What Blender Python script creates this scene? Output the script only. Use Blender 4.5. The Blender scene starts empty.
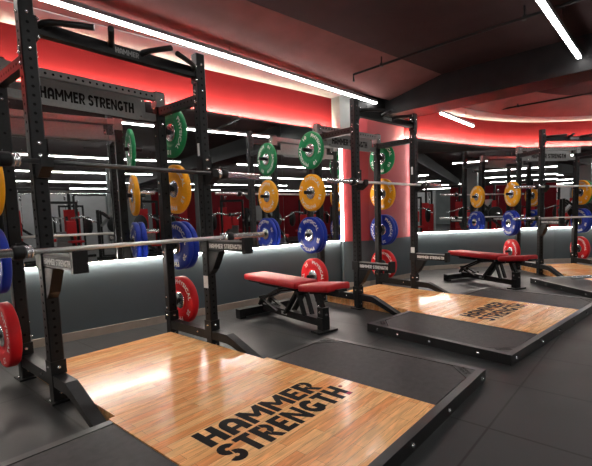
import bpy, bmesh, math, random
from mathutils import Vector, Matrix
random.seed(7)
SC = bpy.context.scene
COL = SC.collection
PI = math.pi
R = math.radians

# ------------------------------------------------------------------ materials
def new_mat(name):
    m = bpy.data.materials.new(name); m.use_nodes = True
    nt = m.node_tree
    return m, nt, nt.nodes['Principled BSDF']

def N(nt, kind, **kw):
    n = nt.nodes.new(kind)
    for k, v in kw.items(): setattr(n, k, v)
    return n

def simple(name, col, rough=.5, metal=0., spec=.5, noise=0., nscale=40., bump=0., bscale=200., coat=0.):
    m, nt, b = new_mat(name)
    b.inputs['Base Color'].default_value = (*col, 1)
    b.inputs['Roughness'].default_value = rough
    b.inputs['Metallic'].default_value = metal
    b.inputs['Specular IOR Level'].default_value = spec
    if coat:
        b.inputs['Coat Weight'].default_value = coat; b.inputs['Coat Roughness'].default_value = .08
    tc = N(nt, 'ShaderNodeTexCoord')
    if noise:
        nz = N(nt, 'ShaderNodeTexNoise'); nz.inputs['Scale'].default_value = nscale; nz.inputs['Detail'].default_value = 3
        nt.links.new(tc.outputs['Object'], nz.inputs['Vector'])
        mp = N(nt, 'ShaderNodeMapRange')
        mp.inputs['From Min'].default_value = .3; mp.inputs['From Max'].default_value = .7
        mp.inputs['To Min'].default_value = 1 - noise; mp.inputs['To Max'].default_value = 1 + noise
        nt.links.new(nz.outputs['Fac'], mp.inputs['Value'])
        mx = N(nt, 'ShaderNodeVectorMath', operation='SCALE'); mx.inputs[0].default_value = col
        nt.links.new(mp.outputs['Result'], mx.inputs['Scale'])
        nt.links.new(mx.outputs['Vector'], b.inputs['Base Color'])
    if bump:
        n2 = N(nt, 'ShaderNodeTexNoise'); n2.inputs['Scale'].default_value = bscale; n2.inputs['Detail'].default_value = 2
        nt.links.new(tc.outputs['Object'], n2.inputs['Vector'])
        bp = N(nt, 'ShaderNodeBump'); bp.inputs['Strength'].default_value = bump; bp.inputs['Distance'].default_value = .002
        nt.links.new(n2.outputs['Fac'], bp.inputs['Height']); nt.links.new(bp.outputs['Normal'], b.inputs['Normal'])
    return m

def emit(name, col, s):
    m, nt, b = new_mat(name)
    b.inputs['Base Color'].default_value = (*col, 1)
    b.inputs['Emission Color'].default_value = (*col, 1)
    b.inputs['Emission Strength'].default_value = s
    return m

STEEL = simple('black_powder_coat', (.0100, .0098, .0100), .46, spec=.2, noise=.12, nscale=60, bump=.08, bscale=500)
GREY = simple('grey_powder_coat', (.17, .17, .165), .42, spec=.5, noise=.08, nscale=50, bump=.05, bscale=500)
HOLE = simple('drilled_hole_black', (.004, .004, .004), .8, spec=.1)
CHROME = simple('polished_steel', (.88, .88, .89), .27, metal=.9)
SHAFT = simple('bright_bar_steel', (.80, .79, .78), .40, metal=.85, noise=.08, nscale=150)
DARKBAR = simple('black_oxide_bar_steel', (.10, .10, .10), .35, metal=1.)
BLACKPL = simple('black_plastic', (.009, .009, .0095), .45, spec=.25)
WHITE = simple('white_paint', (.82, .81, .78), .6)
INK = simple('black_lettering', (.010, .008, .008), .55, spec=.05)
GREYINK = simple('grey_lettering', (.035, .035, .035), .4)
REDINK = simple('red_lettering', (.32, .008, .012), .5, spec=.2)
RUBBER = simple('rubber_mat', (.036, .033, .034), .55, spec=.28, noise=.22, nscale=25, bump=.25, bscale=700)
VINYL = simple('red_vinyl', (.42, .014, .018), .5, spec=.22, noise=.08, nscale=20, bump=.08, bscale=300)
MIRROR = simple('mirror_glass', (.86, .87, .86), .012, metal=1.)
REDWALL = simple('red_wall_paint', (.135, .0088, .0105), .85, spec=.08, noise=.05, nscale=3)
PIERRED = simple('red_pillar_paint', (.35, .050, .055), .5, spec=.25, noise=.04, nscale=3)
DADO = simple('dark_grey_wall_paint', (.060, .078, .086), .5, spec=.25, noise=.06, nscale=2.5)
SKIRT = simple('taupe_baseboard', (.30, .255, .21), .5, noise=.08, nscale=12)
CEIL2 = simple('red_lit_ceiling_paint', (.19, .088, .082), .8, spec=.1, noise=.1, nscale=4)  # ceiling paint made lighter and redder to carry the red cove glow
CEIL = simple('dark_brown_ceiling_paint', (.036, .022, .022), .8, spec=.08, noise=.1, nscale=4)
BEAMM = simple('black_beam_paint', (.010, .0095, .010), .5, spec=.15, noise=.25, nscale=5)
BORDER = simple('white_plaster', (.36, .365, .37), .8, spec=.1, noise=.04, nscale=5)
FARRED = simple('dark_red_wall_paint', (.13, .008, .012), .7, spec=.1, noise=.1, nscale=2)
FARGREY = simple('far_grey_wall_paint', (.20, .22, .22), .7, spec=.1, noise=.1, nscale=2)
CORNER = simple('dark_grey_corner_plate', (.045, .043, .043), .5, spec=.3)
PLASTER = simple('grey_white_plaster', (.20, .21, .20), .8, spec=.1, noise=.06, nscale=6)
FRAME = simple('satin_black_frame', (.022, .021, .021), .38, spec=.45)
ALU = simple('grey_aluminium', (.30, .30, .30), .45)
STICK = simple('white_sticker', (.75, .75, .73), .45, noise=.15, nscale=220)
LED = emit('white_lamp_diffuser', (1, .985, .96), 22)
COVE = emit('warm_led_tape', (1, .84, .62), 580)
COVED = emit('white_led_tape', (1, .88, .78), 75)
POST = emit('white_led_profile', (1, .93, .88), 22)
PLATE = {}
for k, c in dict(green=(.006, .23, .075), yellow=(.95, .42, .012), blue=(.010, .035, .36), red=(.66, .012, .018)).items():
    PLATE[k] = simple(k + '_rubber', c, .45, spec=.25, noise=.05, nscale=30, bump=.05, bscale=300)

def floor_mat():
    m, nt, b = new_mat('black_rubber_tiles')
    tc = N(nt, 'ShaderNodeTexCoord'); mp = N(nt, 'ShaderNodeMapping')
    mp.inputs['Location'].default_value = (0, 2.206 + 1.25, 0)
    nt.links.new(tc.outputs['Object'], mp.inputs['Vector'])
    br = N(nt, 'ShaderNodeTexBrick', offset=0., squash=1.)
    br.inputs['Scale'].default_value = 1; br.inputs['Brick Width'].default_value = .6265; br.inputs['Row Height'].default_value = 1.25
    br.inputs['Mortar Size'].default_value = .007; br.inputs['Mortar Smooth'].default_value = .3
    br.inputs['Color1'].default_value = (.0235, .0242, .0248, 1); br.inputs['Color2'].default_value = (.0275, .0282, .0288, 1)
    br.inputs['Mortar'].default_value = (.002, .002, .002, 1)
    nt.links.new(mp.outputs['Vector'], br.inputs['Vector'])
    nz = N(nt, 'ShaderNodeTexNoise'); nz.inputs['Scale'].default_value = 2.2; nz.inputs['Detail'].default_value = 6
    nt.links.new(tc.outputs['Object'], nz.inputs['Vector'])
    mr = N(nt, 'ShaderNodeMapRange'); mr.inputs['To Min'].default_value = .72; mr.inputs['To Max'].default_value = 1.28
    nt.links.new(nz.outputs['Fac'], mr.inputs['Value'])
    mx = N(nt, 'ShaderNodeVectorMath', operation='SCALE')
    nt.links.new(br.outputs['Color'], mx.inputs[0]); nt.links.new(mr.outputs['Result'], mx.inputs['Scale'])
    nt.links.new(mx.outputs['Vector'], b.inputs['Base Color'])
    m2 = N(nt, 'ShaderNodeMapRange'); m2.inputs['To Min'].default_value = .34; m2.inputs['To Max'].default_value = .58
    nt.links.new(nz.outputs['Fac'], m2.inputs['Value']); nt.links.new(m2.outputs['Result'], b.inputs['Roughness'])
    b.inputs['Specular IOR Level'].default_value = .27
    n2 = N(nt, 'ShaderNodeTexNoise'); n2.inputs['Scale'].default_value = 500
    nt.links.new(tc.outputs['Object'], n2.inputs['Vector'])
    bp = N(nt, 'ShaderNodeBump'); bp.inputs['Strength'].default_value = .15; bp.inputs['Distance'].default_value = .002
    nt.links.new(n2.outputs['Fac'], bp.inputs['Height']); nt.links.new(bp.outputs['Normal'], b.inputs['Normal'])
    return m

def wood_mat():
    m, nt, b = new_mat('varnished_oak_boards')
    tc = N(nt, 'ShaderNodeTexCoord')
    br = N(nt, 'ShaderNodeTexBrick', offset=.37, offset_frequency=2, squash=1.)
    br.inputs['Scale'].default_value = 1; br.inputs['Brick Width'].default_value = .52; br.inputs['Row Height'].default_value = .0565
    br.inputs['Mortar Size'].default_value = .0007; br.inputs['Mortar Smooth'].default_value = .2; br.inputs['Bias'].default_value = -.1
    br.inputs['Color1'].default_value = (1.0, .56, .235, 1); br.inputs['Color2'].default_value = (.86, .32, .095, 1)
    br.inputs['Mortar'].default_value = (.22, .08, .025, 1)
    nt.links.new(tc.outputs['Object'], br.inputs['Vector'])
    mp = N(nt, 'ShaderNodeMapping'); mp.inputs['Scale'].default_value = (3.2, 26, 26)
    nt.links.new(tc.outputs['Object'], mp.inputs['Vector'])
    nz = N(nt, 'ShaderNodeTexNoise'); nz.inputs['Scale'].default_value = 1.4; nz.inputs['Detail'].default_value = 6; nz.inputs['Distortion'].default_value = 1.6
    nt.links.new(mp.outputs['Vector'], nz.inputs['Vector'])
    mr = N(nt, 'ShaderNodeMapRange'); mr.inputs['From Min'].default_value = .3; mr.inputs['From Max'].default_value = .7
    mr.inputs['To Min'].default_value = .70; mr.inputs['To Max'].default_value = 1.18
    nt.links.new(nz.outputs['Fac'], mr.inputs['Value'])
    mx = N(nt, 'ShaderNodeVectorMath', operation='SCALE')
    nt.links.new(br.outputs['Color'], mx.inputs[0]); nt.links.new(mr.outputs['Result'], mx.inputs['Scale'])
    nt.links.new(mx.outputs['Vector'], b.inputs['Base Color'])
    b.inputs['Roughness'].default_value = .22
    b.inputs['Specular IOR Level'].default_value = .26
    b.inputs['Coat Weight'].default_value = .12; b.inputs['Coat Roughness'].default_value = .08
    return m
FLOOR = floor_mat(); WOOD = wood_mat()

# ------------------------------------------------------------------ mesh helpers
class MB:
    def __init__(self): self.bm = bmesh.new()
    def _mark(self): return len(self.bm.faces)
    def _set(self, f0, mi, smooth=False):
        self.bm.faces.ensure_lookup_table()
        for f in self.bm.faces[f0:]: f.material_index = mi; f.smooth = smooth
    def hexa(self, p, mi=0):
        f0 = self._mark(); v = [self.bm.verts.new(q) for q in p]
        for a in ((0, 3, 2, 1), (4, 5, 6, 7), (0, 1, 5, 4), (1, 2, 6, 5), (2, 3, 7, 6), (3, 0, 4, 7)):
            self.bm.faces.new([v[i] for i in a])
        self._set(f0, mi); return self
    def box(self, x0, x1, y0, y1, z0, z1, mi=0):
        return self.hexa([(x0, y0, z0), (x1, y0, z0), (x1, y1, z0), (x0, y1, z0), (x0, y0, z1), (x1, y0, z1), (x1, y1, z1), (x0, y1, z1)], mi)
    def bar(self, a, b, w, h, up=(0, 0, 1), mi=0):
        a, b = Vector(a), Vector(b); d = (b - a).normalized(); up = Vector(up)
        s = d.cross(up).normalized(); u = s.cross(d).normalized()
        p = []
        for q in (a, b):
            for i, j in ((-1, -1), (1, -1), (1, 1), (-1, 1)): p.append(q + s * (w / 2 * i) + u * (h / 2 * j))
        f0 = self._mark(); v = [self.bm.verts.new(q) for q in p]
        for k in ((3, 2, 1, 0), (4, 5, 6, 7), (0, 1, 5, 4), (1, 2, 6, 5), (2, 3, 7, 6), (3, 0, 4, 7)):
            self.bm.faces.new([v[i] for i in k])
        self._set(f0, mi); return self
    def prism(self, pts, vec, mi=0):
        f0 = self._mark(); vec = Vector(vec)
        a = [self.bm.verts.new(p) for p in pts]; b = [self.bm.verts.new(Vector(p) + vec) for p in pts]
        n = len(pts)
        self.bm.faces.new(a[::-1]); self.bm.faces.new(b)
        for i in range(n): self.bm.faces.new([a[i], a[(i + 1) % n], b[(i + 1) % n], b[i]])
        self._set(f0, mi); return self
    def tube(self, pts, r, n=12, mi=0, cap=True):
        f0 = self._mark(); pts = [Vector(p) for p in pts]; rings = []
        ref = None
        for i, p in enumerate(pts):
            d = (pts[min(i + 1, len(pts) - 1)] - pts[max(i - 1, 0)]).normalized()
            if ref is None: ref = Vector((0, 0, 1)) if abs(d.z) < .9 else Vector((1, 0, 0))
            s = d.cross(ref).normalized(); u = s.cross(d).normalized(); ref = u
            rr = r[i] if isinstance(r, (list, tuple)) else r
            rings.append([self.bm.verts.new(p + s * (rr * math.cos(2 * PI * k / n)) + u * (rr * math.sin(2 * PI * k / n))) for k in range(n)])
        for a, b in zip(rings, rings[1:]):
            for k in range(n): self.bm.faces.new([a[k], a[(k + 1) % n], b[(k + 1) % n], b[k]])
        self._set(f0, mi, True)
        if cap:
            f1 = self._mark(); self.bm.faces.new(rings[0][::-1]); self.bm.faces.new(rings[-1]); self._set(f1, mi)
        return self
    def lathe_x(self, prof, n=48, mi=0, c=(0, 0, 0), smooth=True):
        """prof: list of (x, radius) turned about the X axis through c."""
        f0 = self._mark(); rings = []
        for x, r in prof:
            if r < 1e-6: rings.append([self.bm.verts.new((c[0] + x, c[1], c[2]))])
            else: rings.append([self.bm.verts.new((c[0] + x, c[1] + r * math.cos(2 * PI * k / n), c[2] + r * math.sin(2 * PI * k / n))) for k in range(n)])
        for a, b in zip(rings, rings[1:]):
            for k in range(n):
                k2 = (k + 1) % n
                if len(a) == 1: self.bm.faces.new([a[0], b[k2], b[k]])
                elif len(b) == 1: self.bm.faces.new([a[k], a[k2], b[0]])
                else: self.bm.faces.new([a[k], a[k2], b[k2], b[k]])
        self._set(f0, mi, smooth); return self
    def disc(self, c, axis, r, t, n=10, mi=0):
        c = Vector(c); axis = Vector(axis)
        return self.tube([c, c + axis * t], r, n, mi)
    def rbox(self, x0, x1, y0, y1, z0, z1, r, mi=0, seg=4):
        f0 = self._mark(); b2 = bmesh.new()
        bmesh.ops.create_cube(b2, size=1)
        for v in b2.verts:
            v.co = Vector((x0 + (v.co.x + .5) * (x1 - x0), y0 + (v.co.y + .5) * (y1 - y0), z0 + (v.co.z + .5) * (z1 - z0)))
        bmesh.ops.bevel(b2, geom=list(b2.edges), offset=r, segments=seg, affect='EDGES', profile=.5)
        me = bpy.data.meshes.new('tmp'); b2.to_mesh(me); b2.free()
        self.bm.from_mesh(me); bpy.data.meshes.remove(me)
        self._set(f0, mi, True); return self
    def xform(self, M):
        bmesh.ops.transform(self.bm, matrix=M, verts=self.bm.verts[:]); return self
    def done(self, name):
        bmesh.ops.recalc_face_normals(self.bm, faces=self.bm.faces[:])
        me = bpy.data.meshes.new(name); self.bm.to_mesh(me); self.bm.free(); return me

def link(name, me, parent=None, mats=(), loc=None, rot=None):
    o = bpy.data.objects.new(name, me); COL.objects.link(o)
    if isinstance(mats, bpy.types.Material): mats = (mats,)
    if me is not None and mats and len(me.materials) == 0:
        for m in mats: me.materials.append(m)
    if parent is not None: o.parent = parent
    if loc is not None: o.location = loc
    if rot is not None: o.rotation_euler = rot
    return o
def tag(o, label, cat, group=None):
    o['label'] = label; o['category'] = cat
    if group: o['group'] = group
    return o
def thing(name, label, cat, loc=(0, 0, 0), rz=0., group=None):
    o = bpy.data.objects.new(name, None); COL.objects.link(o); o.empty_display_size = .1
    o.location = loc; o.rotation_euler = (0, 0, rz)
    return tag(o, label, cat, group)
def struct(name, mb, mat):
    o = link(name, mb.done(name), None, mat); o['kind'] = 'structure'; return o
def copy_tree(o, parent=None):
    c = o.copy(); COL.objects.link(c)
    if parent is not None: c.parent = parent
    for ch in list(o.children): copy_tree(ch, c)
    return c

def text_verts(s, bold=.02, spacing=1.):
    """letter outlines filled: list of (x, y) verts and faces, unit box 0..w x 0..1 by cap height"""
    cu = bpy.data.curves.new('t', 'FONT'); cu.body = s; cu.offset = bold; cu.space_character = spacing; cu.resolution_u = 4
    cu.fill_mode = 'FRONT'
    ob = bpy.data.objects.new('t', cu); COL.objects.link(ob)
    bpy.context.view_layer.update()
    dg = bpy.context.evaluated_depsgraph_get(); me = bpy.data.meshes.new_from_object(ob.evaluated_get(dg))
    vs = [(v.co.x, v.co.y) for v in me.vertices]; fs = [tuple(p.vertices) for p in me.polygons]
    bpy.data.objects.remove(ob); bpy.data.curves.remove(cu); bpy.data.meshes.remove(me)
    x0 = min(v[0] for v in vs); x1 = max(v[0] for v in vs); y0 = min(v[1] for v in vs); y1 = max(v[1] for v in vs)
    vs = [((x - x0) / (x1 - x0), (y - y0) / (y1 - y0)) for x, y in vs]
    return vs, fs
def arc(cx, cy, ro, ri, a0, a1, n=10, kx=1.):
    out = []
    for i in range(n):
        b0, b1 = R(a0 + (a1 - a0) * i / n), R(a0 + (a1 - a0) * (i + 1) / n)
        q = [(cx + kx * r * math.cos(b), cy + r * math.sin(b)) for r, b in ((ri, b0), (ro, b0), (ro, b1), (ri, b1))]
        out.append(q)
    return out
def rc(x0, x1, y0, y1): return [(x0, y0), (x1, y0), (x1, y1), (x0, y1)]
ST_ = .30
GLYPH = {
 'H': (.84, [rc(0, ST_, 0, 1), rc(.84 - ST_, .84, 0, 1), rc(ST_, .84 - ST_, .40, .62)]),
 'A': (.86, [rc(0, ST_, 0, .57), rc(.86 - ST_, .86, 0, .57), rc(ST_, .86 - ST_, .22, .42)] + arc(.43, .57, .43, .14, 0, 180)),
 'M': (1.06, [rc(0, .26, 0, 1), rc(.80, 1.06, 0, 1), [(.23, 1), (.23, .62), (.43, .28), (.53, .28), (.53, .55)], [(.83, 1), (.53, .55), (.53, .28), (.63, .28), (.83, .62)]]),
 'E': (.66, [rc(0, ST_, 0, 1), rc(ST_, .66, .79, 1), rc(ST_, .60, .40, .60), rc(ST_, .66, 0, .21)]),
 'R': (.82, [rc(0, ST_, 0, 1), rc(ST_, .48, .79, 1), rc(ST_, .48, .36, .56), [(.30, .38), (.58, .38), (.84, 0), (.56, 0)]] + arc(.50, .68, .32, .09, -90, 90)),
 'S': (.74, arc(.37, .705, .30, .07, 15, 265, 12, 1.23) + arc(.37, .295, .30, .07, 85, -165, 12, 1.23)),
 'T': (.70, [rc(0, .70, .78, 1), rc(.205, .495, 0, .78)]),
 'N': (.88, [rc(0, .24, 0, 1), rc(.64, .88, 0, 1), [(.24, 1), (.24, .60), (.64, 0), (.64, .40)]]),
 'G': (.86, arc(.45, .5, .5, .21, 40, 330, 14, .9) + [rc(.46, .86, .30, .52), rc(.66, .86, .12, .30)]),
}
def block_verts(s):
    vs, fs = [], []; x = 0
    for ch in s:
        if ch == ' ': x += .34; continue
        w, polys = GLYPH[ch]
        for p in polys:
            fs.append(tuple(range(len(vs), len(vs) + len(p)))); vs += [(x + a, b) for a, b in p]
        x += w + .085
    x -= .085
    return [(a / x, b) for a, b in vs], fs
_tx = {}
def text_mesh(name, s, fn, bold=.02, spacing=1.):
    """fn maps (u, v) in the unit box to a 3-D point"""
    k = (s, bold, spacing)
    if k not in _tx: _tx[k] = block_verts(s) if s[0] in 'HS' and s != 'S' else text_verts(s, bold, spacing)
    vs, fs = _tx[k]
    me = bpy.data.meshes.new(name); me.from_pydata([fn(u, v) for u, v in vs], [], fs); me.update(); return me
def merge(name, meshes):
    bm = bmesh.new()
    for m in meshes: bm.from_mesh(m); bpy.data.meshes.remove(m)
    me = bpy.data.meshes.new(name); bm.to_mesh(me); bm.free(); return me

# ------------------------------------------------------------------ calibrated layout
RK = {1: (0, 0, 0.), 2: (3.0401, -.2353, R(-7.2818)), 3: (6.5355, -1.7081, R(-42.6507))}
def loc(r, x, y, z=0.):
    ox, oy, a = RK[r]; return Vector((ox + math.cos(a) * x - math.sin(a) * y, oy + math.sin(a) * x + math.cos(a) * y, z))
S = .076; W = 1.2226; D = .6233; HF = 2.386; HR = 2.2215
HW = W / 2
WA = R(-8.4591); WD = 1.333
def wall_pt(t, off=0., z=0.):
    d = WD + off
    return Vector((t * math.cos(WA) - d * math.sin(WA), t * math.sin(WA) + d * math.cos(WA), z))
ZD, ZBB, ZM, ZT, ZC = .7185, .0766, 2.2815, 2.80, 2.98
CAM = Vector((-1.4387, -2.8583, 1.1113))

# ------------------------------------------------------------------ camera
cd = bpy.data.cameras.new('camera'); co = bpy.data.objects.new('camera', cd); COL.objects.link(co)
yaw, pit, rol = R(-51.1117), R(-5.2863), R(-1.6025)
fw = Vector((-math.sin(yaw) * math.cos(pit), math.cos(yaw) * math.cos(pit), math.sin(pit)))
rt = Vector((math.cos(yaw), math.sin(yaw), 0)); up = rt.cross(fw)
r2 = rt * math.cos(rol) + up * math.sin(rol); u2 = up * math.cos(rol) - rt * math.sin(rol)
M = Matrix((r2, u2, -fw)).transposed().to_4x4(); M.translation = CAM
co.matrix_world = M
F, PX, PY = 412.8189, 328.8036, 252.2407
cd.sensor_fit = 'HORIZONTAL'; cd.sensor_width = 36; cd.lens = F * 36 / 592
cd.shift_x = -(PX - 296) / 592; cd.shift_y = (PY - 233) / 592
cd.clip_start = .02
SC.camera = co

# ------------------------------------------------------------------ room shell
XL, XR, YB = -9.0, 24.0, -27.0
struct('floor', MB().box(XL, XR, YB, 9, -.1, 0), FLOOR)
struct('ceiling', MB().box(XL, XR, YB, 9, ZC, ZC + .1), CEIL)
mw = MB(); mw.box(XL - .1, XL, YB, 9, 0, ZC); struct('wall_left', mw, FARGREY)
mw = MB(); mw.box(XR, XR + .1, YB, 9, 0, ZC); struct('wall_right', mw, FARRED)
mw = MB(); mw.box(XL, XR, YB - .1, YB, 0, ZC); struct('wall_front', mw, FARGREY)
mw = MB(); mw.box(3.6, 17, -13.1, -13, 0, 2.25); struct('wall_partition', mw, FARRED)
mw = MB(); mw.box(-2.6, 2.2, -16.1, -16, 0, 2.3); struct('wall_partition_white', mw, BORDER)
for k, (x, y) in enumerate(((-1.75, -10.3), (1.9, -10.4), (5.0, -10.6), (8.6, -12))):
    struct('wall_column', MB().box(x - .22, x + .22, y - .22, y + .22, 0, ZC), FARGREY)

def strip_wall(path, off, z0, z1, th=.1):
    """vertical slab following a plan polyline (list of Vector xy), thickness th behind it"""
    mb = MB(); n = len(path)
    nor = []
    for i in range(n):
        a = path[max(i - 1, 0)]; b = path[min(i + 1, n - 1)]
        d = (b - a); d.z = 0; d.normalize(); nor.append(Vector((-d.y, d.x, 0)))
    for i in range(n - 1):
        a0, a1 = path[i] + nor[i] * off, path[i + 1] + nor[i + 1] * off
        b0, b1 = a0 + nor[i] * th, a1 + nor[i + 1] * th
        mb.hexa([(a0.x, a0.y, z0), (a1.x, a1.y, z0), (b1.x, b1.y, z0), (b0.x, b0.y, z0), (a0.x, a0.y, z1), (a1.x, a1.y, z1), (b1.x, b1.y, z1), (b0.x, b0.y, z1)])
    return mb
T0, T1 = -9.6, 3.318
wp = [wall_pt(T0), wall_pt(T1)]
# lower dark grey wall, recessed behind the mirror face
struct('wall_back', strip_wall(wp, .05, 0, ZD, .2), DADO)
struct('wall_back_upper', strip_wall(wp, .15, ZM - .02, ZC, .2), REDWALL)
struct('wall_back_core', strip_wall(wp, .06, ZD, ZM - .02, .2), FARGREY)
struct('baseboard_back', strip_wall(wp, .037, 0, ZBB, .013), SKIRT)
def ledge(name, path):
    mb = strip_wall(path, -.004, ZM - .010, ZM + .004, .154); b2 = strip_wall(path, .066, ZM + .004, ZM + .030, .008)
    me = b2.done('t'); mb.bm.from_mesh(me); bpy.data.meshes.remove(me)
    return struct(name, mb, BLACKPL)
ledge('trim_1', wp)
# pillar between the two mirrored walls
pA = wall_pt(T1); pB = Vector((3.81, .578, 0)); pC = Vector((4.86, .425, 0)); pD = Vector((5.1, .9, 0)); pE = Vector((3.6, 1.1, 0))
def poly_prism(pts, z0, z1): return MB().prism([(p.x, p.y, z0) for p in pts], (0, 0, z1 - z0))
ZP = .695
def inset(p, k): c = Vector((4.3, .75, 0)); return c + (p - c) * k
struct('wall_pillar_lower', poly_prism([inset(p, .992) for p in (pA, pB, pC, pD, pE)], 0, ZP), DADO)
struct('wall_pillar', poly_prism([pA, pB, pC, pD, pE], ZP, 2.5), PIERRED)
struct('wall_pillar_upper', poly_prism([inset(p, .998) for p in (pA, pB, pC, pD, pE)], 2.5, ZC), BEAMM)
pF = pA + (pB - pA) * .42; pG = wall_pt(T1 - .01, .16)
struct('trim_8', poly_prism([pG, pG + Vector((-.012, -.004, 0)), pA + Vector((-.012, -.006, 0)), pF + Vector((-.006, -.008, 0)), pF], 2.31, ZC), PLASTER)
struct('baseboard_pillar', poly_prism([inset(p, 1.01) for p in (pA, pB, pC, pD, pE)], 0, ZBB), SKIRT)
# right-hand mirrored wall: two facets
a1 = R(-42.6507 + 3.5); d1 = Vector((math.cos(a1), math.sin(a1), 0)); q0 = loc(3, -.9, 1.21)
wB = loc(3, .679, 1.307); wA = wB - d1 * 3.6
a2 = R(-42.6507 - 9); d2 = Vector((math.cos(a2), math.sin(a2), 0)); wC = wB + d2 * 3.2
a3 = R(-42.6507 - 22); wD = wC + Vector((math.cos(a3), math.sin(a3), 0)) * 5
w2 = [wA, wB, wC, wD]
struct('wall_side', strip_wall(w2, .05, 0, ZD, .2), DADO)
struct('wall_side_core', strip_wall(w2, .06, ZD, ZM, .2), FARGREY)
struct('baseboard_side', strip_wall(w2, .037, 0, ZBB, .013), SKIRT)
# curved red soffit above it
cp = [(-2.75, .20), (-1.9, .62), (-1.33, .90), (-.89, 1.08), (-.45, 1.19), (-.07, 1.24), (.3, 1.24), (.63, 1.20), (1.22, 1.08), (1.9, .90), (2.8, .62), (4.0, .18), (6, -.6)]
curve = [loc(3, *p) for p in cp]
struct('wall_soffit', strip_wall(curve, .15, ZM, ZC, .9), REDWALL)
ledge('trim_2', curve)
struct('trim_7', strip_wall(curve, .0, ZM - .03, ZM - .011, .9), BLACKPL)
struct('trim_3', strip_wall(curve, -.27, ZT, ZC, .42), BORDER)
struct('trim_4', strip_wall(wp, -.29, ZT, ZC, .44), BORDER)
# ceiling slope added at the white border to catch light, glow in its colour
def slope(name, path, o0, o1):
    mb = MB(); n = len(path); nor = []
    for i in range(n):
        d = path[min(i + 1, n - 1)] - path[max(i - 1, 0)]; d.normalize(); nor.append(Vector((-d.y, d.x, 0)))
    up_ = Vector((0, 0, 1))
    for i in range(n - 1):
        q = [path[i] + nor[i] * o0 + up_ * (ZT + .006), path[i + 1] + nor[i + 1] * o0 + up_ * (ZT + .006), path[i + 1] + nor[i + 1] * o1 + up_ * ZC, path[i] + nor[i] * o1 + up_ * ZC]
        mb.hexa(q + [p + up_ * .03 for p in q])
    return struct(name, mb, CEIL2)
slope('ceiling_slope_back', [wall_pt(T0), wall_pt(T1 + .85)], -.285, -1.15)
slope('ceiling_slope_side', curve, -.265, -1.05)
# dropped beam running from the pillar
b0 = Vector((4.21, .407, 0)); b1 = Vector((4.004, -2.212, 0)); bd = (b1 - b0).normalized(); bn = Vector((-bd.y, bd.x, 0))
bs, be = b0 - bd * .25, b0 + bd * 18
struct('ceiling_beam', poly_prism([bs, be, be + bn * .47, bs + bn * .47], 2.6, ZC), BEAMM)

# ------------------------------------------------------------------ mirrors
def mirror(a, b, label, off=0.):
    d = (b - a).normalized(); n = Vector((-d.y, d.x, 0))
    c = (a + b) / 2; L = (b - a).length
    me = MB().box(-L / 2 + .0015, L / 2 - .0015, 0, .006, ZD, ZM).done('wall_mirror')
    o = link('wall_mirror', me, None, MIRROR, (c.x, c.y, 0), (0, 0, math.atan2(d.y, d.x)))
    tag(o, label, 'mirror', 'mirror panels along the wall'); return o
TS = [-3.9, .205, 2.246, T1]
ml = ['wall mirror panel at the left edge, behind the left side of the nearest rack',
      'wide wall mirror panel behind the right half of the nearest rack', 'narrow wall mirror panel beside the red pillar, behind the middle rack plates']
for i in range(3): mirror(wall_pt(TS[i]), wall_pt(TS[i + 1]), ml[i])
mirror(wB - d1 * 3.55, wB, 'wide wall mirror panel right of the pillar, behind the second bench and the far rack')
mirror(wB, wC, 'wall mirror panel at the right edge, behind the right posts of the far rack')

# ------------------------------------------------------------------ LED tape and strip lights
def led_path(path, off, z0, z1, w, label, mat=COVE, name='led_strip'):
    o = link(name, strip_wall(path, off, z0, z1, w).done(name), None, mat); return tag(o, label, 'light strip')
led_path(wp, .0745, ZM + .006, ZM + .024, .002, 'warm led tape glowing up the long red wall from the ledge above the left mirrors')
led_path(wp, .025, ZD - .009, ZD - .001, .014, 'white led tape under the left mirrors lighting the grey lower wall', COVED)
led_path(curve, .0745, ZM + .006, ZM + .024, .002, 'warm led tape glowing up the curved red wall on the right')
led_path(w2, .025, ZD - .009, ZD - .001, .014, 'white led tape under the right mirrors lighting the grey lower wall', COVED)
def led_post(p, n, label, r=.010):
    t = thing('led_profile', label, 'light strip', (p.x, p.y, ZP + .01), math.atan2(n.y, n.x))
    link('diffuser', MB().tube([(0, 0, 0), (0, 0, 1.57)], r, 10).done('diffuser'), t, POST)
    link('mount', MB().box(-.035, -.008, -.009, .009, 0, 1.57).done('mount'), t, ALU)
WN = Vector((math.sin(WA), -math.cos(WA), 0))
led_post(wall_pt(T1 - .004, -.014), WN, 'vertical white led line in the corner between the left mirrors and red pillar')
led_post(Vector((4.835, .395, 0)), WN, 'vertical white led line on the right edge of the red pillar')

def strip_light(a, b, z, label, group=None, w=.046, hangers=None):
    a, b = Vector((*a, 0)), Vector((*b, 0)); d = b - a; L = d.length
    t = thing('strip_light', label, 'ceiling light', ((a.x + b.x) / 2, (a.y + b.y) / 2, z), math.atan2(d.y, d.x), group)
    link('housing', MB().box(-L / 2, L / 2, -w / 2, w / 2, .006, .045).done('housing'), t, ALU)
    link('diffuser', MB().box(-L / 2 + .004, L / 2 - .004, -w / 2 + .003, w / 2 - .003, -.012, .006).done('diffuser'), t, LED)
    for k in range(max(2, int(L / 1.6))):
        x = -L / 2 + (k + .5) * L / max(2, int(L / 1.6))
        link('hanger', MB().tube([(x, 0, .045), (x, 0, ZC - z - .02)], .003, 6).disc((x, 0, ZC - z - .03), (0, 0, 1), .025, .03).done('hanger'), t, BLACKPL)
    return t
sz = 2.735
strip_light((-1.2, .76), (3.958, .513), sz, 'long white strip light above the nearest rack, running along the left mirror wall')
strip_light((-3.0, -1.925), (3.95, -2.097), sz, 'white strip light at the top right, ending at the black beam')
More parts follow.
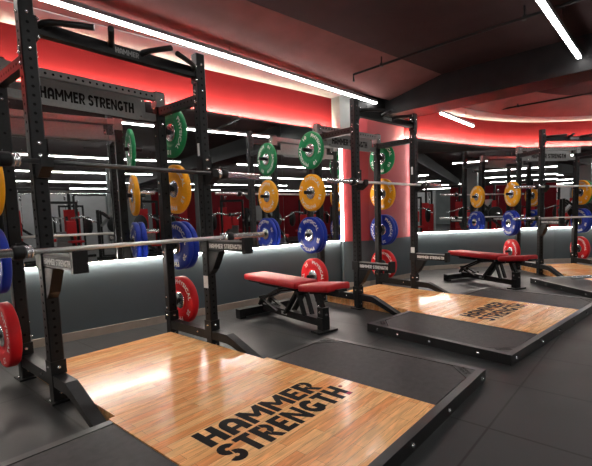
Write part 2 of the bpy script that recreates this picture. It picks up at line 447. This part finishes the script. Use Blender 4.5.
strip_light((4.72, -.17), (6.065, -.184), 2.6, 'short white strip light between the black beam and curved red wall')
strip_light((5.31, -2.10), (9.5, -2.25), sz, 'white strip light beyond the beam at the right edge of the photo')
G = 'strip lights over the gym floor seen in the mirrors'
for j, y in enumerate((-6.6, -10.5, -14.5, -18.5, -22.5)):
    for x0, x1 in ((-8.5, -2.4), (-1.6, 3.2), (4.9, 11), (12, 18)):
        strip_light((x0, y), (x1, y - .08), sz, 'white strip light over the gym floor seen in the mirrors', G, .042)

# conduit pipes under the ceiling
def pipe(pts, r, label):
    o = link('conduit_pipe', MB().tube(pts, r, 8).done('conduit_pipe'), None, BLACKPL); return tag(o, label, 'pipe')
tp = thing('conduit_pipe', 'thin black conduit hanging under the red-lit ceiling beyond the beam', 'pipe', (6.27, -.45, 2.85))
link('pipe_run', MB().tube([(.007, .306, -.06), (.007, .306, 0), (0, 0, 0), (-.05, -1.5, 0), (-.1, -3, 0)], .014, 8).done('pipe_run'), tp, BLACKPL)
for y in (-.43, -1.9): link('pipe_hanger', MB().tube([(-.015, y, 0), (-.015, y, ZC - 2.85)], .008, 6).disc((-.015, y, -.018), (0, 0, 1), .022, .036).done('pipe_hanger'), tp, BLACKPL)
tp = thing('conduit_pipe', 'thin black conduit hanging under the dark ceiling left of the black beam', 'pipe', (2.9, -.6, 2.87))
link('pipe_run', MB().tube([(.13, .86, -.09), (.13, .86, 0), (0, -.4, 0), (-.06, -1.4, 0), (-.15, -3, 0)], .015, 8).done('pipe_run'), tp, BLACKPL)
for x, y in ((.085, .42), (-.045, -1.2)): link('pipe_hanger', MB().tube([(x, y, 0), (x, y, ZC - 2.87)], .008, 6).disc((x, y, -.018), (0, 0, 1), .022, .036).done('pipe_hanger'), tp, BLACKPL)

# ------------------------------------------------------------------ power racks
def hole_rows(mb, x0, y0, faces, z0, z1, mi=1, step=.0508, r=.0088):
    n = int((z1 - z0) / step)
    for k in range(n + 1):
        z = z0 + k * step
        for f in faces:
            if f == 'f': mb.disc((x0 + S / 2, y0 - .0006, z), (0, 1, 0), r, .001, 8, mi)
            if f == 'b': mb.disc((x0 + S / 2, y0 + S - .0004, z), (0, 1, 0), r, .001, 8, mi)
            if f == 'l': mb.disc((x0 - .0006, y0 + S / 2, z), (1, 0, 0), r, .001, 8, mi)
            if f == 'r': mb.disc((x0 + S - .0004, y0 + S / 2, z), (1, 0, 0), r, .001, 8, mi)
def bolt(mb, p, ax, r=.011, mi=2):
    p = Vector(p); ax = Vector(ax); mb.tube([p, p + ax * .006, p + ax * .012], [r, r * .9, r * .45], 8, mi)

_rk = {}
def cached(key, fn):
    if key not in _rk: _rk[key] = fn()
    return _rk[key]

def upright(x0, y0, h):
    mb = MB(); c = .006
    pr = [(x0 + c, y0), (x0 + S - c, y0), (x0 + S, y0 + c), (x0 + S, y0 + S - c), (x0 + S - c, y0 + S), (x0 + c, y0 + S), (x0, y0 + S - c), (x0, y0 + c)]
    mb.prism([(a, b, .012) for a, b in pr], (0, 0, h - .012))
    hole_rows(mb, x0, y0, 'fblr' if y0 < .1 else 'fb', .32, h - .10, 1, .0508 if y0 < .1 else .127)
    for z in (.225, h - .08, h - .28):
        bolt(mb, (x0 + S / 2, y0, z), (0, -1, 0)); bolt(mb, (x0, y0 + S / 2, z), (-1, 0, 0)); bolt(mb, (x0 + S, y0 + S / 2, z), (1, 0, 0))
    return mb.done('upright')
PEGS = (('zg', 1.893), ('zy', 1.3815), ('zb', .8604), ('zr', .3448))
def letter_panel(name, x0, x1, z0, z1, y, s='HAMMER STRENGTH', bold=.025, flip=False):
    return text_mesh(name, s, lambda u, v: (x0 + u * (x1 - x0), y, z0 + v * (z1 - z0)), bold)

def make_rack(idx, label, arm_z, lit):
    ox, oy, a = RK[idx]
    t = thing('power_rack', label, 'power rack', (ox, oy, 0), a, 'power racks along the mirror wall')
    M3 = (STEEL, HOLE, CHROME)
    for sx in (-1, 1):
        x0 = -HW if sx < 0 else HW - S
        link('upright', cached(('uf', sx), lambda: upright(x0, 0, HF)), t, M3)
        link('upright', cached(('ur', sx), lambda: upright(x0, D, HR)), t, M3)
        # foot plates
        for y0, k in ((0, 'f'), (D, 'r')):
            def fp():
                mb = MB().box(x0 - (.022 if sx < 0 else 0), x0 + S + (.022 if sx > 0 else 0), y0 - .03, y0 + S + .03, 0, .012)
                for dx in ((-.01,) if sx < 0 else (S + .01,)):
                    bolt(mb, (x0 + dx, y0 + S / 2, .012), (0, 0, 1), .009, 1)
                return mb.done('base_plate')
            link('base_plate', cached(('bp', sx, k), fp), t, (STEEL, CHROME))
        def bb():
            mb = MB().box(x0 + .004, x0 + S - .004, S, D, .10, .175)
            for z in (.145,):
                bolt(mb, (x0 + .004, S + .12, z), (-1, 0, 0), .009, 1)
            # bolted clamps round both uprights
            for y0 in (0, D):
                mb.box(x0 - .005, x0 + S + .005, y0 - .006, y0 + S + .006, .178, .262)
                bolt(mb, (x0 + S / 2, y0 - .006, .222), (0, -1, 0), .012, 1); bolt(mb, (x0 + S / 2, y0, .06), (0, -1, 0), .010, 1)
            return mb.done('base_beam')
        link('base_beam', cached(('bb', sx), bb), t, (STEEL, CHROME))
        def ft():
            xa, xb = x0 + .004, x0 + S - .004
            mb = MB()
            top = [(0, .175), (-.19, .175), (-.26, .150), (-.60, .012)]
            bot = [(-.60, .0), (-.52, .0), (-.245, .095), (-.19, .105), (0, .105)]
            mb.prism([(xa, y, z) for y, z in top + bot], (xb - xa, 0, 0))
            return mb.done('foot')
        link('foot', cached(('ft', sx), ft), t, STEEL)
        def sb():
            mb = MB().box(x0 + .012, x0 + S - .012, S, D, 2.015, 2.083)
            for k in range(10):
                y = S + .04 + k * .051
                for xx in (x0 + .0115, x0 + S - .0125): mb.disc((xx, y, 2.05), (1, 0, 0), .009, .001, 8, 1)
            for xx, ax in ((x0 - .001, -1), (x0 + S + .001, 1)):
                for yy in (S / 2, D + S / 2):
                    for z in (2.02, 2.08): bolt(mb, (xx, yy, z), (ax, 0, 0), .011, 2)
            return mb.done('side_beam')
        link('side_beam', cached(('sb', sx), sb), t, M3)
        # bar hooks on the front uprights
        def jh():
            mb = MB().box(x0 - .006, x0 + S + .006, -.012, 0, 1.385, 1.60)
            mb.box(x0 - .006, x0, -.012, .05, 1.385, 1.60); mb.box(x0 + S, x0 + S + .006, -.012, .05, 1.385, 1.60)
            xc = x0 + S / 2
            mb.prism([(xc - .03, -.012, 1.37), (xc - .03, -.045, 1.37), (xc - .03, -.125, 1.425), (xc - .03, -.125, 1.482), (xc - .03, -.108, 1.482), (xc - .03, -.09, 1.443), (xc - .03, -.012, 1.443)], (.06, 0, 0))
            for z in (1.50, 1.572): bolt(mb, (xc, -.012, z), (0, -1, 0), .014, 1)
            return mb.done('bar_hook')
        link('bar_hook', cached(('jh', sx), jh), t, (STEEL, CHROME))
        # spotter arm
        def sa():
            z = arm_z; xc = x0 + S / 2
            mb = MB().box(xc - .034, xc + .034, -.45, 0, z - .082, z - .012)
            mb.box(xc - .038, xc + .038, -.475, -.44, z - .098, z + .022)
            mb.box(x0 - .006, x0 + S + .006, -.010, S + .008, z - .10, z + .0)
            mb.prism([(xc - .03, -.005, z - .09), (xc - .03, -.15, z - .09), (xc - .03, -.055, z - .24), (xc - .03, -.005, z - .28)], (.06, 0, 0))
            bolt(mb, (xc, -.055, z - .20), (-1, 0, 0), .008, 1)
            mb.box(xc - .028, xc + .028, -.46, -.005, z - .0125, z - .0045, 2)
            return mb.done('spotter_arm')
        arm = link('spotter_arm', cached(('sa', sx, arm_z), sa), t, (STEEL, CHROME, GREY))
        xc = x0 + S / 2
        def al():
            z = arm_z
            ms = [text_mesh('l', 'HAMMER STRENGTH', lambda u, v: (xc - .0348, -.03 - u * .40, z - .066 + v * .036), .02),
                  text_mesh('l', 'HAMMER STRENGTH', lambda u, v: (xc + .0348, -.43 + u * .40, z - .066 + v * .036), .02)]
            return merge('arm_lettering', ms)
        link('arm_lettering', cached(('al', sx, arm_z), al), arm, WHITE)
        # plate pegs, outwards from the rear uprights
        for nm, z in PEGS:
            def pg():
                xs = HW * sx; mb = MB()
                mb.tube([(xs, D + S / 2, z), (xs + sx * .195, D + S / 2, z), (xs + sx * .20, D + S / 2, z)], [.0235, .0235, .018], 14)
                mb.tube([(xs, D + S / 2, z), (xs + sx * .008, D + S / 2, z)], .05, 14)
                for dz in (-.05, .05): bolt(mb, (xs - sx * S, D + S / 2, z + dz), (-sx, 0, 0), .010, 1)
                return mb.done('plate_peg')
            link('plate_peg', cached(('pg', sx, z), pg), t, (BLACKPL, CHROME))
    # rear cross beam and the name panel
    def rb():
        mb = MB().box(-HW + S, HW - S, D + .006, D + S - .006, 2.146, 2.206)
        for k in range(21):
            x = -HW + S + .035 + k * .05
            mb.disc((x, D + .0052, 2.176), (0, 1, 0), .0095, .0012, 8, 1)
        mb.box(-HW - .004, -HW + S + .004, D - .005, D + S + .005, 2.09, 2.21); mb.box(HW - S - .004, HW + .004, D - .005, D + S + .005, 2.09, 2.21)
        bolt(mb, (-HW + S / 2, D - .005, 2.15), (0, -1, 0), .012, 2); bolt(mb, (HW - S / 2, D - .005, 2.15), (0, -1, 0), .012, 2)
        return mb.done('rear_beam')
    link('rear_beam', cached('rb', rb), t, (GREY, HOLE, CHROME))
    def npn():
        x = .435; zb, zt_ = 1.955, 2.136
        mb = MB().prism([(-x, D + .012, zt_), (-x, D + .012, zb + .075), (-x + .02, D + .012, zb + .02), (-x + .06, D + .012, zb), (x - .06, D + .012, zb), (x - .02, D + .012, zb + .02), (x, D + .012, zb + .075), (x, D + .012, zt_)], (0, .012, 0))
        for q in (-x + .03, x - .03):
            bolt(mb, (q, D + .012, zt_ - .02), (0, -1, 0), .010, 1); bolt(mb, (q * .965, D + .012, zb + .03), (0, -1, 0), .010, 1)
        mb.box(-HW + S, HW - S, D + .024, D + S - .01, 1.97, 2.03)
        return mb.done('name_panel')
    pn = link('name_panel', cached('np', npn), t, (GREY, CHROME))
    link('panel_lettering', cached('pl', lambda: letter_panel('panel_lettering', -.345, .335, 2.0, 2.083, D + .0115)), pn, INK)
    # pull-up bar with four grips
    def pb():
        mb = MB().box(-HW + S - .004, HW - S + .004, .012, S - .004, 2.205, 2.275)
        for sx in (-1, 1):
            xa = -HW + S if sx < 0 else HW - S
            mb.box(xa - .006, xa + .012 if sx < 0 else xa + .006, .0, S, 2.165, 2.30)
            for z in (2.18, 2.285): bolt(mb, (xa - sx * .012, 0, z), (0, -1, 0), .010, 1)
        return mb.done('pull_up_bar')
    bar = link('pull_up_bar', cached('pb', pb), t, (STEEL, CHROME))
    link('bar_lettering', cached('bl', lambda: text_mesh('bar_lettering', 'HAMMER', lambda u, v: (-.08 + u * .16, .0115, 2.222 + v * .036), .02)), bar, GREY)
    for sx in (-1, 1):
        def g1():
            return MB().tube([(sx * .515, .03, 2.25), (sx * .50, -.01, 2.262), (sx * .47, -.045, 2.266), (sx * .42, -.075, 2.268), (sx * .275, -.155, 2.268)], [.020, .020, .020, .018, .018], 12).done('pull_up_grip')
        def g2():
            return MB().tube([(sx * .10, .035, 2.255), (sx * .11, .0, 2.268), (sx * .13, -.05, 2.272), (sx * .20, -.205, 2.272)], [.021, .021, .018, .018], 12).done('pull_up_grip')
        link('pull_up_grip', cached(('g1', sx), g1), bar, BLACKPL); link('pull_up_grip', cached(('g2', sx), g2), bar, BLACKPL)
    # white stickers on the right front upright, upright bar tube at the rear base
    xs = HW - S
    link('sticker', cached('st', lambda: MB().box(xs - .0012, xs, .008, S - .008, .535, .635).done('sticker')), t, STICK)
    link('sticker', cached('st2', lambda: MB().box(xs - .0012, xs, .024, .050, 1.47, 1.70).done('sticker')), t, STICK)
    def bh():
        return MB().box(HW - S, HW - S + .01, D - .16, D - .02, .175, .235).tube([(HW - .035, D - .10, .176), (HW - .035, D - .10, .36)], .034, 14).done('bar_holder')
    if idx == 2: link('bar_holder', cached('bh', bh), t, STEEL)
    return t
make_rack(1, 'nearest black power rack at left, straddling the large wooden lifting platform', .932, True)
make_rack(2, 'black power rack in the middle, standing in front of the red pillar', .560, True)
make_rack(3, 'black power rack at right, farthest from the camera, behind the second bench', .932, True)

# ------------------------------------------------------------------ lifting platforms
PW, W1, YRB, YF, YI, HP, ST, WI = 1.2195, .562, -.656, -2.0003, .632, .0754, .0495, .553
def make_platform():
    t = thing('lifting_platform', '', 'lifting platform')
    t['group'] = 'lifting platforms'
    link('wood_deck', MB().box(-W1, W1, YF + ST, YRB + .02, 0, HP).done('wood_deck'), t, WOOD)
    link('wood_insert', MB().box(-.527, .527, YRB + .023, YI - .015, 0, HP).done('wood_insert'), t, WOOD)
    def rail(x0, x1, y0, y1, bolts, ax):
        mb = MB().box(x0, x1, y0, y1, 0, HP)
        for b in bolts: bolt(mb, b, ax, .013, 1)
        return mb.done('frame_rail')
    FM = (FRAME, CHROME)
    link('frame_rail', rail(-PW, PW, YF, YF + ST, [(x, YF, HP * .5) for x in (-1.14, -.62, -.2, .2, .62, 1.14)], (0, -1, 0)), t, FM)
    for sx in (-1, 1):
        x0, x1 = (-PW, -PW + ST) if sx < 0 else (PW - ST, PW)
        link('frame_rail', rail(x0, x1, YF + ST, YRB - ST, [(sx * PW, y, HP * .5) for y in (YF + .25, (YF + YRB) / 2, YRB - .35, YRB - .12)], (sx, 0, 0)), t, FM)
        xa, xb = (-PW, -W1 - .004) if sx < 0 else (W1 + .004, PW)
        link('frame_rail', rail(xa, xb, YRB - ST, YRB, [], (0, 1, 0)), t, FM)
        # rubber side mat with its outer corners cut off
        g = .007; xo = PW - ST - g; c = .15
        y0, y1 = YF + ST + g, YRB - ST - g
        pts = [(W1 + .005, y0), (xo - c, y0), (xo, y0 + c), (xo, y1 - c), (xo - c, y1), (W1 + .005, y1)]
        link('rubber_mat', MB().prism([(sx * x, y, .002) for x, y in pts], (0, 0, HP - .004)).done('rubber_mat'), t, RUBBER)
        for front in (True, False):
            ys = y0 - g + .002 if front else y1 + g - .002; k = 1 if front else -1
            xq = PW - ST - .002
            cp_ = [(xq - c + .0, ys), (xq, ys), (xq, ys + k * (c))]
            m = MB().prism([(sx * x, y, .004) for x, y in cp_], (0, 0, HP - .0055)).done('corner_plate')
            cpo = link('corner_plate', m, t, CORNER)
            # emblem: two lines of raised lettering on the corner
            cx, cy = sx * (xq - .050), ys + k * .050
            diry = Vector((sx, -k)).normalized(); dirx = Vector((diry.y, -diry.x))
            ms = []
            for ln, (s, hh) in enumerate((('HAMMER', .012), ('STRENGTH', -.013))):
                ms.append(text_mesh('e', s, lambda u, v: tuple((Vector((cx, cy)) + dirx * ((u - .5) * .115) + diry * (hh + (v - .5) * .021))) + (HP + .0012,), .02))
            link('emblem', merge('emblem', ms), cpo, INK)
    ms = [text_mesh('l', 'HAMMER', lambda u, v: (-.405 + u * .79, -1.312 + v * .166, HP + .0006), .035, .95),
          text_mesh('l', 'STRENGTH', lambda u, v: (-.415 + u * .85, -1.499 + v * .168, HP + .0006), .035, .93)]
    link('deck_lettering', merge('deck_lettering', ms), t, INK)
    mk = [MB().box(.398, .434, -1.496, -1.470, HP + .0002, HP + .0010).disc((.462, -1.385, HP), (0, 0, 1), .013, .0008, 14).done('k')]
    link('lettering_mark', merge('lettering_mark', mk), t, REDINK, )
    return t
pl = make_platform()
pls = [pl, copy_tree(pl), copy_tree(pl)]
for i, (o, lb) in enumerate(zip(pls, ['large wooden lifting platform in the foreground with black lettering on the boards',
        'second wooden lifting platform, in front of the middle rack, with smaller black lettering',
        'lifting platform at the right edge under the far rack, mostly cut off by the frame'])):
    ox, oy, a = RK[i + 1]; o.location = (ox, oy, 0); o.rotation_euler = (0, 0, a); o['label'] = lb

# ------------------------------------------------------------------ bumper plates
WT = {'green': '10', 'yellow': '15', 'blue': '20', 'red': '25'}
TH = {'green': .042, 'yellow': .052, 'blue': .056, 'red': .070}
def plate_proto(c):
    th = TH[c]; h = th / 2; Rr = .225
    t = thing('bumper_plate', '', 'weight plate')
    prof = [(-h + .003, .028), (-h + .003, .085), (-h + .006, .092), (-h + .006, .112), (-h + .001, .120), (-h, .126), (-h, Rr - .016), (-h + .003, Rr - .007), (-h + .010, Rr)]
    prof += [(-x, r) for x, r in prof[::-1]]
    link('plate_body', MB().lathe_x(prof, 64).done('plate_body'), t, PLATE[c])
    hub = [(-h - .004, .0245), (-h - .004, .070), (-h - .001, .078), (-h + .004, .080)]
    hub += [(-x, r) for x, r in hub[::-1]] + [(-h - .004, .0245)]
    link('hub', MB().lathe_x(hub, 32).done('hub'), t, CHROME)
    ms = []
    rm, hh = .156, .042
    for side in (-1, 1):
        for s, a0, wid in (('PHYSICAL', 90, 100), ('PHYSICAL', 270, 100), (WT[c], 0, 20), (WT[c], 180, 20)):
            def fn(u, v, a0=a0, wid=wid, side=side):
                ang = R(a0) + R(wid) * (.5 - u); rr = rm + v * hh
                return (side * (h + .0006), side * rr * math.cos(ang), rr * math.sin(ang))
            ms.append(text_mesh('w', s, fn, .03, 1.08))
    link('plate_lettering', merge('plate_lettering', ms), t, WHITE)
    return t
PROTO = {}
def put_plate(r, sx, c, z, off, label, spin):
    if c not in PROTO: PROTO[c] = plate_proto(c); o = PROTO[c]
    else: o = copy_tree(PROTO[c])
    p = loc(r, sx * (HW + off), D + S / 2, z - .0035 + .0) ; o.location = p
    o.rotation_euler = (spin, 0, RK[r][2]); o['label'] = label; o['group'] = c + ' bumper plates on rack pegs'
    return o
ZG, ZY, ZB_, ZR_ = [z for _, z in PEGS]
nm = {1: 'nearest rack', 2: 'middle rack', 3: 'far rack'}
sd = {-1: 'left', 1: 'right'}
def stack(r, sx, c, z, n, start=.045):
    x = start - (.025 if r == 1 and sx < 0 else 0)
    for k in range(n):
        th = TH[c]
        w = '' if n == 1 else (', inner of two' if k == 0 else ', outer of two')
        put_plate(r, sx, c, z, x + th / 2, '%s bumper plate on the %s rear post of the %s%s' % (c, sd[sx], nm[r], w), R(random.choice((35, 50, 60, 75, 20, 100))))
        x += th + .002
for r in (1, 2, 3):
    for sx in (-1, 1):
        if not (r == 3 or (r == 1 and sx == -1)): stack(r, sx, 'green', ZG, 1, .055)
        stack(r, sx, 'yellow', ZY, 1, .055)
        stack(r, sx, 'blue', ZB_, 1 if (r, sx) == (1, -1) else 2, .06 if (r, sx) == (1, -1) else .04)
        stack(r, sx, 'red', ZR_, 1, .045)
put_plate(3, 1, 'green', ZY, .055 + .052 + .025, 'green bumper plate behind the yellow one on the right post of the far rack', R(40))

# ------------------------------------------------------------------ barbells
def bar_proto(dark):
    t = thing('barbell', '', 'barbell')
    link('shaft', MB().tube([(-.66, 0, 0), (.66, 0, 0)], .0142, 16).done('shaft'), t, DARKBAR if dark else SHAFT)
    for s in (-1, 1):
        link('sleeve', MB().lathe_x([(s * .655, 0), (s * .655, .036), (s * .667, .036), (s * .669, .029), (s * .674, .029), (s * .676, .036), (s * .688, .036), (s * .690, .025), (s * 1.096, .025), (s * 1.1, .021), (s * 1.1, 0)], 24).done('sleeve'), t, CHROME)
        cc = MB().lathe_x([(s * .694, .026), (s * .694, .038), (s * .70, .041), (s * .745, .041), (s * .750, .036), (s * .750, .026)], 24)
        cc.box(min(s * .70, s * .728), max(s * .70, s * .728), -.010, .010, .036, .052)
        link('lock_collar', cc.done('lock_collar'), t, BLACKPL)
    return t
def put_bar(r, z, y, shift, label, dark=False, cache={}):
    if dark not in cache: cache[dark] = bar_proto(dark); o = cache[dark]
    else: o = copy_tree(cache[dark])
    o.location = loc(r, shift, y, z); o.rotation_euler = (0, 0, RK[r][2]); o['label'] = label; o['group'] = 'barbells'
    return o
ZU = 1.4578
put_bar(1, ZU, -.064, -.036, 'black barbell racked on the upper hooks of the nearest rack', True)
put_bar(1, .9456, -.075, -.019, 'bright steel barbell resting on the spotter arms of the nearest rack')
put_bar(2, ZU, -.064, -.02, 'steel barbell racked on the hooks of the middle rack')
put_bar(3, ZU, -.064, -.02, 'steel barbell racked on the upper hooks of the far rack')
put_bar(3, .9456, -.075, -.02, 'steel barbell resting on the spotter arms of the far rack')
b = put_bar(3, HP + .040, -1.06, -.872 + 1.10, 'steel barbell lying on the platform at the right edge')
b.location = loc(3, .235, -1.06, HP + .048)

# ------------------------------------------------------------------ adjustable benches
def bench_proto():
    t = thing('weight_bench', '', 'bench')
    bf = MB()
    bf.box(-.33, .33, .49, .575, .022, .105); bf.box(-.036, .036, -.50, .50, .055, .125)
    bf.box(-.115, .115, -.60, -.475, 0.004, .022); bf.box(-.045, .045, -.565, -.49, .02, .14)
    for x in (-.29, .29): bf.box(x - .035, x + .035, .485, .58, 0, .024)
    link('base_frame', bf.done('base_frame'), t, STEEL)
    link('frame_label', MB().box(-.0375, -.036, .02, .12, .072, .108).done('frame_label'), t, GREY)
    # seat post with pop pin
    sp = MB().bar((0, -.53, .10), (0, -.525, .235), .072, .085, (0, 1, 0)).bar((0, -.52, .21), (0, -.43, .39), .045, .055, (0, 1, 0))
    bolt(sp, (-.035, -.52, .19), (-1, 0, 0), .016, 1); bolt(sp, (0, -.57, .17), (0, -1, 0), .016, 1); bolt(sp, (-.035, -.51, .25), (-1, 0, 0), .013, 1)
    link('seat_post', sp.done('seat_post'), t, (STEEL, CHROME))
    # back support: cranked ladder arm and crossed struts
    la = MB()
    for x in (-.055, .055):
        la.bar((x, .50, .125), (x, .44, .21), .022, .055, (1, 0, 0)).bar((x, .45, .20), (x, .10, .345), .022, .05, (1, 0, 0)).bar((x, .44, .185), (x, .18, .10), .018, .04, (1, 0, 0))
    la.tube([(-.09, .46, .215), (.09, .46, .215)], .014, 10)
    link('ladder_arm', la.done('ladder_arm'), t, (STEEL, CHROME))
    st = MB()
    for x in (-.048, .048):
        st.bar((x, .02, .10), (x, -.21, .37), .022, .06, (1, 0, 0)).bar((x, -.30, .12), (x, -.20, .37), .020, .045, (1, 0, 0)).bar((x, .14, .32), (x, -.20, .375), .020, .05, (1, 0, 0))
        bolt(st, (x + (.011 if x > 0 else -.011), -.20, .37), (1 if x > 0 else -1, 0, 0), .018, 1)
        bolt(st, (x + (.011 if x > 0 else -.011), .14, .35), (1 if x > 0 else -1, 0, 0), .015, 1)
        bolt(st, (x + (.011 if x > 0 else -.011), -.40, .37), (1 if x > 0 else -1, 0, 0), .015, 1)
    st.tube([(-.10, -.255, .345), (.10, -.255, .345)], .022, 10)
    link('support_strut', st.done('support_strut'), t, (STEEL, CHROME))
    zb, zt_ = .394, .462
    bp = MB().prism([(-.125, -.195, zb), (-.125, .72, zb), (-.125, .70, zb - .02), (-.06, .25, zb - .05), (-.06, -.15, zb - .045)], (.0, 0, 0)) if False else MB()
    bp.box(-.115, .115, -.23, .64, zb - .016, zb + .004).bar((0, -.24, zb - .03), (0, .56, zb - .03), .06, .045)
    link('back_plate', bp.done('back_plate'), t, STEEL)
    link('back_pad', MB().rbox(-.145, .145, -.285, .70, zb, zt_, .022).done('back_pad'), t, VINYL)
    Mt = Matrix.Translation((0, -.285, zb)) @ Matrix.Rotation(R(-6), 4, 'X') @ Matrix.Translation((0, .285, -zb))
    se = MB().box(-.10, .10, -.70, -.31, zb - .03, zb + .003).box(-.035, .035, -.64, -.29, zb - .055, zb - .02); se.box(-.05, .05, -.81, -.68, zb - .03, zb - .005); se.xform(Mt)
    link('seat_plate', se.done('seat_plate'), t, STEEL)
    s2 = MB().rbox(-.145, .145, -.765, -.325, zb - .022, zt_ - .022, .022); s2.xform(Mt)
    link('seat_pad', s2.done('seat_pad'), t, VINYL)
    return t
be = bench_proto(); be2 = copy_tree(be)
be.location = (1.60, .125, 0); be.rotation_euler = (0, 0, R(-10.2)); be['label'] = 'red padded weight bench on the floor between the nearest and middle racks'
be2.location = (4.835, -.84, 0); be2.rotation_euler = (0, 0, R(-26)); be2['label'] = 'red padded weight bench farther back, left of the far rack at right'
for o in (be, be2): o['group'] = 'red weight benches'

# ------------------------------------------------------------------ machines across the gym, seen in the mirrors
def machine_proto():
    t = thing('weight_machine', '', 'gym machine')
    f = MB()
    f.bar((-.45, 0, .05), (.45, 0, .05), .08, .08).bar((-.45, 1.2, .05), (.45, 1.2, .05), .08, .08).bar((0, 0, .05), (0, 1.2, .05), .08, .08)
    for x in (-.4, .4): f.bar((x, 1.2, .05), (x, 1.2, 1.7), .07, .07, (0, 1, 0))
    f.bar((-.43, 1.2, 1.7), (.43, 1.2, 1.7), .08, .08)
    f.bar((0, .2, .05), (0, .9, 1.25), .07, .07, (1, 0, 0))
    link('frame', f.done('frame'), t, STEEL)
    w = MB()
    for k in range(14): w.box(-.2, .2, 1.12, 1.28, .12 + k * .048, .162 + k * .048)
    link('weight_stack', w.done('weight_stack'), t, GREY)
    link('seat', MB().rbox(-.18, .18, .0, .36, .46, .53, .03).done('seat'), t, VINYL)
    link('backrest', MB().rbox(-.14, .14, .46, .54, .68, 1.12, .03).done('backrest'), t, VINYL)
    a = MB()
    for s in (-1, 1): a.tube([(s * .1, .8, 1.2), (s * .42, .7, 1.25), (s * .5, .2, 1.1), (s * .5, -.15, 1.05)], .025, 10)
    link('press_arm', a.done('press_arm'), t, CHROME)
    cm = MB()
    for s in (-1, 1): cm.lathe_x([(s * .56, 0), (s * .56, .27), (s * .58, .30), (s * .62, .30), (s * .64, .27), (s * .64, 0)], 28, 0, (0, .85, .95))
    link('cam_wheel', cm.done('cam_wheel'), t, BLACKPL)
    return t
def cable_proto():
    t = thing('cable_machine', '', 'gym machine')
    f = MB()
    for x in (-.75, .75): f.bar((x, 0, .02), (x, 0, 2.2), .09, .09, (0, 1, 0)); f.bar((x, -.4, .04), (x, .4, .04), .08, .07)
    f.bar((-.8, 0, 2.2), (.8, 0, 2.2), .09, .10)
    link('frame', f.done('frame'), t, STEEL)
    for s_ in (-1, 1):
        w_ = MB()
        for k in range(16): w_.box(s_ * .75 - .14, s_ * .75 + .14, .07, .20, .10 + k * .05, .145 + k * .05)
        link('weight_stack', w_.done('weight_stack'), t, GREY)
        link('shroud', MB().box(s_ * .75 - .16, s_ * .75 + .16, .215, .225, .08, 1.5).done('shroud'), t, VINYL)
        pl_ = MB(); pl_.lathe_x([(-.02, 0), (-.02, .07), (.02, .07), (.02, 0)], 20, 0, (s_ * .62, -.06, 1.9)); pl_.tube([(s_ * .62, -.12, 1.9), (s_ * .62, -.12, 1.15), (s_ * .62, -.12, 1.1)], .008, 6)
        link('pulley', pl_.done('pulley'), t, CHROME)
    return t
def wheel_proto():
    t = thing('leg_press_machine', '', 'gym machine')
    f = MB()
    for x in (-.35, .35):
        f.bar((x, -.9, .05), (x, .9, .05), .08, .08); f.bar((x, -.8, .05), (x, .75, 1.35), .07, .09, (1, 0, 0)); f.bar((x, .8, .05), (x, .8, 1.4), .08, .08, (0, 1, 0))
    for y in (-.85, .85): f.bar((-.4, y, .05), (.4, y, .05), .08, .08)
    link('frame', f.done('frame'), t, STEEL)
    link('seat', MB().rbox(-.25, .25, -.95, -.5, .30, .42, .04).done('seat'), t, VINYL)
    link('foot_plate', MB().bar((0, .35, 1.45), (0, .75, .95), .7, .05, (0, 0, 1)).done('foot_plate'), t, GREY)
    for s_ in (-1, 1):
        link('weight_disc', MB().lathe_x([(s_ * .48, 0), (s_ * .48, .20), (s_ * .50, .225), (s_ * .62, .225), (s_ * .64, .2), (s_ * .64, 0)], 28, 0, (0, .35, .98)).done('weight_disc'), t, BLACKPL)
        link('loading_peg', MB().tube([(s_ * .35, .35, .98), (s_ * .85, .35, .98)], .025, 10).done('loading_peg'), t, CHROME)
    return t
GM = 'weight machines across the gym seen in the mirrors'
KIND = [(machine_proto(), 'red and black weight machine across the gym, seen reflected in the mirrors'),
        (cable_proto(), 'tall black cable machine across the gym, seen reflected in the mirrors'),
        (wheel_proto(), 'black leg press loaded with round discs across the gym, seen in the mirrors')]
spots = [(0, -3.3, -8.2, 200), (2, -.9, -7.2, 75), (0, .6, -8.6, 165), (1, -.2, -10.95, 10), (2, 1.9, -7.6, 100), (0, 3.3, -8.2, 150), (1, 3.6, -11.2, -5), (0, 4.9, -8.0, 215), (2, 6.3, -7.4, 60),
         (0, 8.0, -8.2, 230), (1, 6.6, -10.6, 15), (0, -2.6, -12.0, 20), (0, .7, -12.4, 180), (2, -.8, -14.2, 90), (1, 1.6, -14.4, 0), (0, 10.2, -10.2, 200), (0, 7.0, -12.0, 190), (2, 9.9, -7.2, 100)]
usedk = set()
for i, (k, x, y, a) in enumerate(spots):
    src, lab = KIND[k]
    o = copy_tree(src) if k in usedk else src
    usedk.add(k)
    o.location = (x, y, 0); o.rotation_euler = (0, 0, R(a)); o['group'] = GM + (', pads', ', cables', ', leg press')[k]
    o['label'] = lab

# ------------------------------------------------------------------ world, view
w = bpy.data.worlds.new('world'); SC.world = w; w.use_nodes = True
bg = w.node_tree.nodes['Background']; bg.inputs['Color'].default_value = (.5, .5, .5, 1); bg.inputs['Strength'].default_value = .006
vs = SC.view_settings
vs.view_transform = 'Standard'; vs.look = 'None'; vs.gamma = 1; vs.use_curve_mapping = False; vs.exposure = 1.0
SC.cycles.max_bounces = 10; SC.cycles.glossy_bounces = 6; SC.cycles.diffuse_bounces = 5
